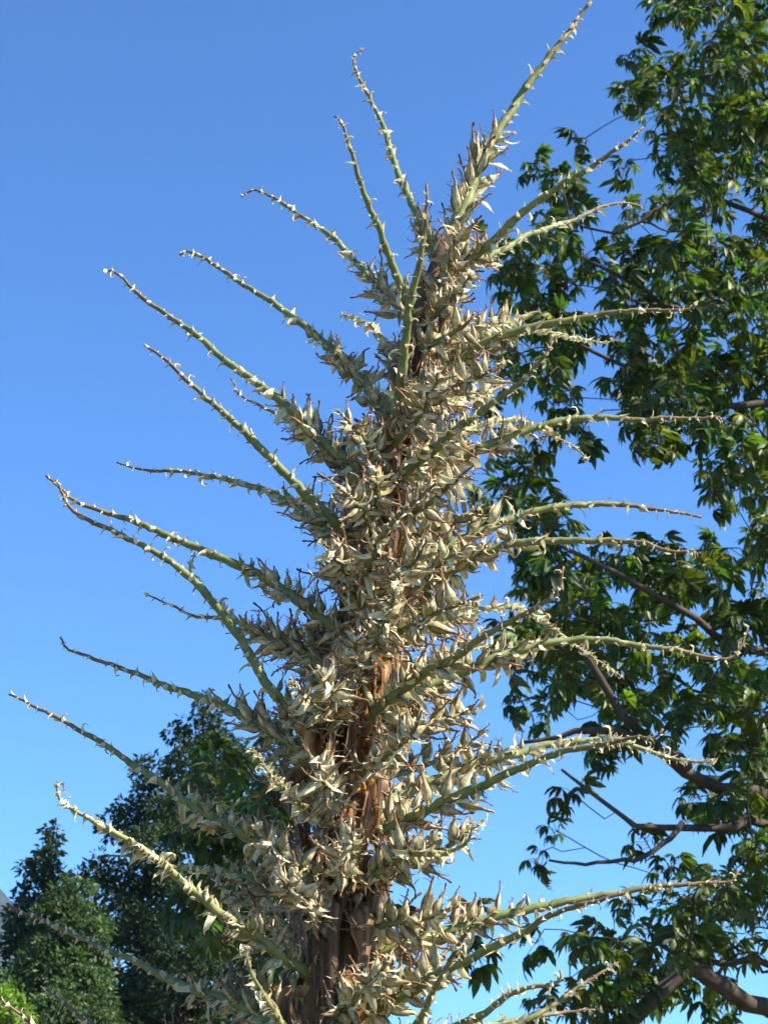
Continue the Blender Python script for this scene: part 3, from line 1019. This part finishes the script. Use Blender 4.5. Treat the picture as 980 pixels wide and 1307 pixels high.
def grow(pts, fr, th, dense, terminal=False):
    """pts: 3-D points from base to tip. Adds the rachis as a part and records its fruit and bracts"""
    rg = np.random.default_rng(len(shoots) * 17 + 3)
    L = np.linalg.norm(np.diff(pts, axis=0), axis=1).sum()
    n = max(24, int(L / 0.007))
    q = catmull(pts, n)
    wob = rg.normal(size=(n, 3)) * 0.0005
    for f in (2.3, 5.1, 9.7):
        wob += np.sin(np.linspace(0, 1, n)[:, None] * f * 6.28 * L / 0.45 + rg.uniform(0, 6.28, 3)) * 0.0035 / f
    wob *= np.minimum(1, np.arange(n) / 5)[:, None]
    q = q + wob
    t = np.linspace(0, 1, n)
    r = th * np.interp(t, [0, 0.3, 0.6, 0.85, 1.0], [0.0080, 0.0064, 0.0048, 0.0030, 0.0015])
    r = r * (1 + 0.06 * np.sin(np.arange(n) * 1.3 + rg.uniform(0, 6)) + rg.uniform(-0.07, 0.07, n))
    g = np.array((0.135, 0.165, 0.055))
    br = np.array((0.14, 0.08, 0.05))
    cols = []
    for k in range(n):
        w = np.interp(t[k], [0, 0.62, 0.85, 1], [0.06, 0.12, 0.75, 1]) if not dense else np.interp(t[k], [0, 0.7, 0.95, 1], [0.0, 0.05, 0.5, 1])
        c = g * (1 - w) + br * w
        if dense:
            c = c * 0.8 + np.array((0.34, 0.33, 0.17)) * 0.2
        cols.append(c * rg.uniform(0.88, 1.12))
    base = q[0]
    mb = MB()
    tube(mb, q - base, r, cols, 10)
    o = link('side_shoot' if not terminal else 'shoot_tip', mb.mesh('side_shoot', M['rachis']), spike, tuple(base - foot))
    sid = len(shoots)
    shoots.append((o, base))
    Tn = np.gradient(q, axis=0)
    Tn /= np.linalg.norm(Tn, axis=1)[:, None]
    s = np.linspace(0, L, n)
    pos, a, k = 0.012, rg.uniform(0, 6.28), 0
    while pos < L - 0.002:
        u = pos / L
        c = np.array([np.interp(pos, s, q[:, i]) for i in range(3)])
        T = unit([np.interp(pos, s, Tn[:, i]) for i in range(3)])
        rr = np.interp(pos, s, r)
        a += 2.399 + rg.uniform(-0.25, 0.25)
        e1 = unit(np.cross(T, [0.13, 0.2, 0.97]))
        e2 = np.cross(T, e1)
        nrm = math.cos(a) * e1 + math.sin(a) * e2
        if u < fr:
            edge = np.clip((fr - u) / 0.12, 0.55, 1.0)
            up = 0.75 if nrm[2] > -0.3 else 0.25
            d = unit(nrm * 0.85 + T * rg.uniform(0.25, 0.6) + np.array([0, 0, up]) + rg.normal(size=3) * 0.16)
            if rg.random() < 0.94:
                caps.append((sid, frame_matrix(d, rg.normal(size=3), rg.uniform(0.75, 1.22) * edge * (0.9 if not terminal else 1), c + nrm * rr * 0.8)))
            if rg.random() < 0.85:
                bd = unit(nrm * 0.8 + T * rg.uniform(-0.1, 0.6) + np.array([0, 0, -rg.uniform(0.3, 1.3)]) + rg.normal(size=3) * 0.2)
                b0 = c + nrm * rr * 0.85 - T * 0.004
                m = frame_matrix(bd, np.cross(nrm, bd) + rg.normal(size=3) * 0.25, rg.uniform(0.5, 1.3), b0)
                bracts.append((sid, m, int(rg.integers(0, 10))))
            if rg.random() < 0.45:                       # an extra shred of papery petal
                bd = unit(nrm + rg.normal(size=3) * 0.5)
                bracts.append((sid, frame_matrix(bd, rg.normal(size=3), rg.uniform(0.5, 0.9), c + nrm * rr * 0.8), int(rg.integers(10, 20))))
            pos += 0.0080 * rg.uniform(0.75, 1.25)
        else:
            sz = np.interp(u, [fr, fr + 0.1, 0.8, 1.0], [1.2, 1.05, 0.8, 0.6])
            for _ in range(2 if dense and rg.random() < 0.75 else 1):
                bd = unit(T * rg.uniform(0.45, 1.0) + nrm * rg.uniform(0.1, 0.45) + np.array([0, 0, -rg.uniform(0.0, 0.35)]))
                # the back of the bract curls away from the shoot
                yb = unit(nrm - T * 0.6)
                xb = np.cross(yb, bd)
                m = frame_matrix(bd, xb, sz * rg.uniform(0.4, 1.1) * (1.15 if dense else 1.0), c + nrm * rr * 1.02)
                bracts.append((sid, m, int(rg.integers(10, 20))))
                if dense:
                    a += 2.0
                    nrm = math.cos(a) * e1 + math.sin(a) * e2
            pos += (0.0088 if not dense else 0.0062) * rg.choice([0.35, 0.6, 0.9, 1.2, 1.9]) * np.interp(u, [fr, 1], [1.1, 0.75])
    return o


def dry_leaf(z, az, L, W, droop, tone, seed):
    """brown papery leaf clasping the stem below a side shoot, fibrous, drooping and twisting"""
    rg = random.Random(seed)
    c, r = stem_at(z)
    nrm = np.array([math.cos(az), math.sin(az), 0])
    side = np.array([-math.sin(az), math.cos(az), 0])
    p = c + nrm * (r + 0.003)
    base = p.copy()
    ang = rg.uniform(0.1, 0.6)          # starts outwards and up, bends over and hangs
    n, K = 18, 6
    mb = MB()
    vs, cs, fs = [], [], []
    tw = rg.uniform(-0.07, 0.07)
    twist = 0.0
    roll = rg.uniform(1.0, 2.2) * (-1 if seed % 3 == 0 else 1)
    fold = [rg.uniform(-1, 1) for _ in range(2 * K + 1)]
    streak = [rg.choice([0.45, 0.7, 0.95, 1.1, 1.5, 0.85]) for _ in range(2 * K + 1)]
    edge = [0.0, 0.0]
    for i in range(n + 1):
        t = i / n
        w = W * 0.5 * (1.0 - t ** 1.5) * (0.9 + 0.25 * math.sin(t * 9 + seed)) + 0.0012
        edge = [e * 0.6 + rg.uniform(-0.12, 0.12) for e in edge]
        fw = np.array([nrm[0] * math.cos(ang), nrm[1] * math.cos(ang), math.sin(ang)])
        nn = unit(np.cross(side, fw))
        sd = unit(side * math.cos(twist) + nn * math.sin(twist))
        nn = np.cross(sd, fw)
        for k in range(-K, K + 1):
            x = k / K
            ww = w * (1 + edge[0 if k < 0 else 1] * abs(x))
            h = roll * (1 - 0.3 * t) * ww * x * x * 0.8 + fold[k + K] * 0.09 * w + rg.uniform(-1, 1) * 0.0006
            vs.append(p - base + sd * ww * math.sin(x * 1.3) / math.sin(1.3) + nn * h)
            q = np.array(tone) * streak[k + K] * rg.uniform(0.85, 1.15)
            if abs(k) == K:
                q = np.array((0.34, 0.25, 0.15)) * rg.uniform(0.7, 1.2)
            if t < 0.2:
                q = q * (t / 0.2) + np.array((0.42, 0.30, 0.17)) * (1 - t / 0.2)
            cs.append(q)
        p = p + fw * L / n
        ang = max(-1.72, ang - droop * (0.42 if t < 0.35 else 0.07) * rg.uniform(0.6, 1.4))
        twist += tw
    m = 2 * K + 1
    for i in range(n):
        for k in range(m - 1):
            a = i * m + k
            fs.append((a, a + 1, a + m + 1, a + m))
    mb.add(vs, fs, cs)
    return link('dry_leaf', mb.mesh('dry_leaf', M['dry_leaf']), spike, tuple(base - foot))


for i, s in enumerate(SH):
    px = np.array(s['p'][::-1], float)
    terminal = (i == len(SH) - 1)
    L = s.get('L')
    flat = np.array([P(x, y, YS) for x, y in px])
    seg = np.linalg.norm(np.diff(flat, axis=0), axis=1)
    app = seg.sum()
    if terminal:
        dy = 0.02
    else:
        zmid = np.mean(px[:, 1])
        L = L if L else np.interp(zmid, [200, 600, 1100], [0.42, 0.47, 0.52])
        dy = s['s'] * math.sqrt(max(0.06 ** 2, L * L - app * app))
        if s['s'] > 0:
            dy = min(dy, 0.28)
        else:
            dy = max(dy, -0.26)
    cum = np.concatenate([[0], np.cumsum(seg)]) / app
    # solve depth along the shoot: bows outwards first, then levels off
    pts = []
    for (x, y), u in zip(px, cum):
        pts.append(P(x, y, YS + dy * (1 - max(0.0, 1 - u) ** 1.5)))
    pts = np.array(pts)
    if not terminal:                         # start inside the stem
        c, r = stem_at(pts[0][2])
        pts[0] = c + unit([pts[1][0] - c[0], pts[1][1] - c[1], 0]) * r * 0.5
    grow(pts, s['fr'], s.get('th', 1.0), s.get('dense', 0), terminal)
    if not terminal:
        d = pts[1] - pts[0]
        az = math.atan2(d[1], d[0])
        zb = pts[0][2]
        fac = np.interp(zb, [P(0, 1300, YS)[2], P(0, 300, YS)[2]], [1.0, 0.5])
        tone = rnd.choice([(0.155, 0.088, 0.048), (0.19, 0.115, 0.062), (0.115, 0.065, 0.04), (0.30, 0.20, 0.115)])
        dry_leaf(zb - 0.022, az + rnd.uniform(-0.15, 0.15), 0.15 * fac * rnd.uniform(0.8, 1.2), 0.036 * fac * rnd.uniform(0.7, 1.2), rnd.uniform(0.85, 1.5), tone, 900 + i)

for k, py in enumerate(range(330, 1330, 62)):
    for sgn in (1, -1):
        if (sgn < 0 and (k % 3 or py < 800)) or (sgn > 0 and k % 4 == 3):
            continue
        c, r = stem_at(P(0, py + 55, YS)[2])
        x0 = project(c)[0]
        wdt = np.interp(py, [330, 480, 900, 1300], [70, 150, 170, 180]) * (1.0 if sgn > 0 else 0.6) * rnd.uniform(0.75, 1.12)
        dyk = rnd.choice([-0.15, -0.08, 0.06, 0.13])
        rise = rnd.uniform(35, 85)
        pts = [c, P(x0 + sgn * wdt * 0.35, py + 55 - rise * 0.2, YS + dyk * 0.5), P(x0 + sgn * wdt * 0.7, py + 55 - rise * 0.55, YS + dyk * 0.85), P(x0 + sgn * wdt, py + 55 - rise, YS + dyk)]
        grow(np.array(pts), 0.93, 0.75, 0)

# shoots on the far side of the stem and below the picture, so that the spike is whole from every side
def auto_shoot(py, az, L, fr, rise):
    c, r = stem_at(P(0, py, YS)[2])
    h = np.array([math.cos(az), math.sin(az), 0])
    pts = [c + h * r * 0.5, c + h * L * 0.3 + np.array([0, 0, rise * L * 0.20]), c + h * L * 0.62 + np.array([0, 0, rise * L * 0.5]), c + h * L * 0.9 + np.array([0, 0, rise * L * 0.85])]
    grow(np.array(pts), fr, 0.9, 0)
    dry_leaf(c[2] - 0.02, az, 0.11, 0.05, 1.1, (0.155, 0.088, 0.048), int(py))


for k in range(20):
    auto_shoot(420 + k * 46, R(90 + ((k * 137.5) % 90) - 45), 0.30, 0.75, 0.55)
for k in range(9):
    auto_shoot(1400 + k * 32, R(k * 137.5 + 20), 0.46, 0.5, 0.5)

for k in range(22):
    py = 470 + k * 41 + rnd.uniform(-12, 12)
    zb = P(0, py, YS)[2]
    fac = np.interp(zb, [P(0, 1300, YS)[2], P(0, 300, YS)[2]], [1.0, 0.5])
    dry_leaf(zb, R(-90 + ((k * 137.5) % 200) - 100), 0.13 * fac * rnd.uniform(0.7, 1.3), 0.040 * fac * rnd.uniform(0.7, 1.3), rnd.uniform(1.2, 2.2),
             rnd.choice([(0.12, 0.068, 0.038), (0.16, 0.09, 0.05), (0.085, 0.05, 0.032), (0.24, 0.15, 0.08)]), 1300 + k)

# ---- fruit and bracts: the 300 of each that show largest are objects, the others are joined
CR = np.array([m[:3, 3] + m[:3, 2] * 0.02 for _, m in caps])
BRc = np.array([m[:3, 3] + m[:3, 2] * 0.01 for _, m, _ in bracts])
sc_caps = np.array([np.linalg.norm(m[:3, 2]) for _, m in caps])
sc_br = np.array([np.linalg.norm(m[:3, 2]) * (1.0 if k < 10 else 0.5) for _, m, k in bracts])
vis = visible_cells(np.concatenate([CR, BRc]), np.concatenate([0.011 * sc_caps, 0.010 * sc_br]), 3.0)
vc, vb = vis[:len(caps)], vis[len(caps):]


def place(items, score, meshes, temps, name, joined, material, pick):
    best = set(int(i) for i in np.argsort(-score)[:300])
    mats, ks, tints = [], [], []
    for i, it in enumerate(items):
        sid, m = it[0], it[1]
        k = pick(i, it)
        if i in best:
            po, pb = shoots[sid]
            mm = m.copy()
            mm[:3, 3] -= pb
            o = link(name, meshes[k], po)
            o.matrix_local = Matrix(mm.tolist())
        else:
            mm = m.copy()
            mm[:3, 3] -= foot
            mats.append(mm)
            ks.append(k)
            tints.append(rnd.uniform(0.7, 1.25))
    V, F, C = stamp(temps, mats, ks, tints)
    tag(link(joined, mesh_from_arrays(joined, V, F, C, material), spike), kind='stuff')


place(caps, vc, CAPS_ME, CAPS_T, 'seed_capsule', 'seed_capsules', M['capsule'], lambda i, it: (i * 5 + it[0]) % len(CAPS))
place(bracts, vb, BRA_ME, BRA_T, 'papery_bract', 'papery_bracts', M['bract'], lambda i, it: it[2])
print('capsules', len(caps), 'bracts', len(bracts), 'shoots', len(shoots))

# rosette of stiff leaves at the foot
rm = MB()
n = 9
vs, cs, fs = [], [], []
p, ang = np.zeros(3), 1.0
for i in range(n + 1):
    t = i / n
    w = 0.028 * (1 - t ** 1.4) + 0.001
    for k in (-1, 0, 1):
        vs.append((p[0], w * k, p[2] + abs(k) * w * 0.4))
        cs.append((0.13, 0.16, 0.09))
    p = p + np.array([math.cos(ang), 0, math.sin(ang)]) * 0.75 / n
    ang -= 0.17
for i in range(n):
    for k in range(2):
        a = i * 3 + k
        fs.append((a, a + 1, a + 4, a + 3))
rm.add(vs, fs, cs)
rme = rm.mesh('rosette_leaf', M['rosette'])
for k in range(46):
    a = k * 2.399
    o = link('rosette_leaf', rme, spike, (0.035 * math.cos(a), 0.035 * math.sin(a), 0.02 + 0.0035 * k))
    s = rnd.uniform(0.85, 1.2)
    o.rotation_euler = (0, R(35 - k * 1.5), a)
    o.scale = (s, s, s)

# ------------------------------------------------------------------ the air between the camera and the mountain
hb = MB()
x0, x1, y0, y1, z0, z1 = -2600.0, 2600.0, -600.0, 2400.0, -20.0, 470.0
hb.add([(x, y, z) for z in (z0, z1) for y in (y0, y1) for x in (x0, x1)],
       [(0, 2, 3, 1), (4, 5, 7, 6), (0, 1, 5, 4), (2, 6, 7, 3), (0, 4, 6, 2), (1, 3, 7, 5)], (1, 1, 1))
hm = bpy.data.materials.new('haze_air')
hm.use_nodes = True
hm.node_tree.nodes.clear()
hv = hm.node_tree.nodes.new('ShaderNodeVolumePrincipled')
hv.inputs['Color'].default_value = (0.36, 0.62, 1.0, 1)
hv.inputs['Density'].default_value = 0.8e-4
ho = hm.node_tree.nodes.new('ShaderNodeOutputMaterial')
hm.node_tree.links.new(hv.outputs[0], ho.inputs['Volume'])
tag(link('haze', hb.mesh('haze', hm, smooth=False)), kind='stuff')
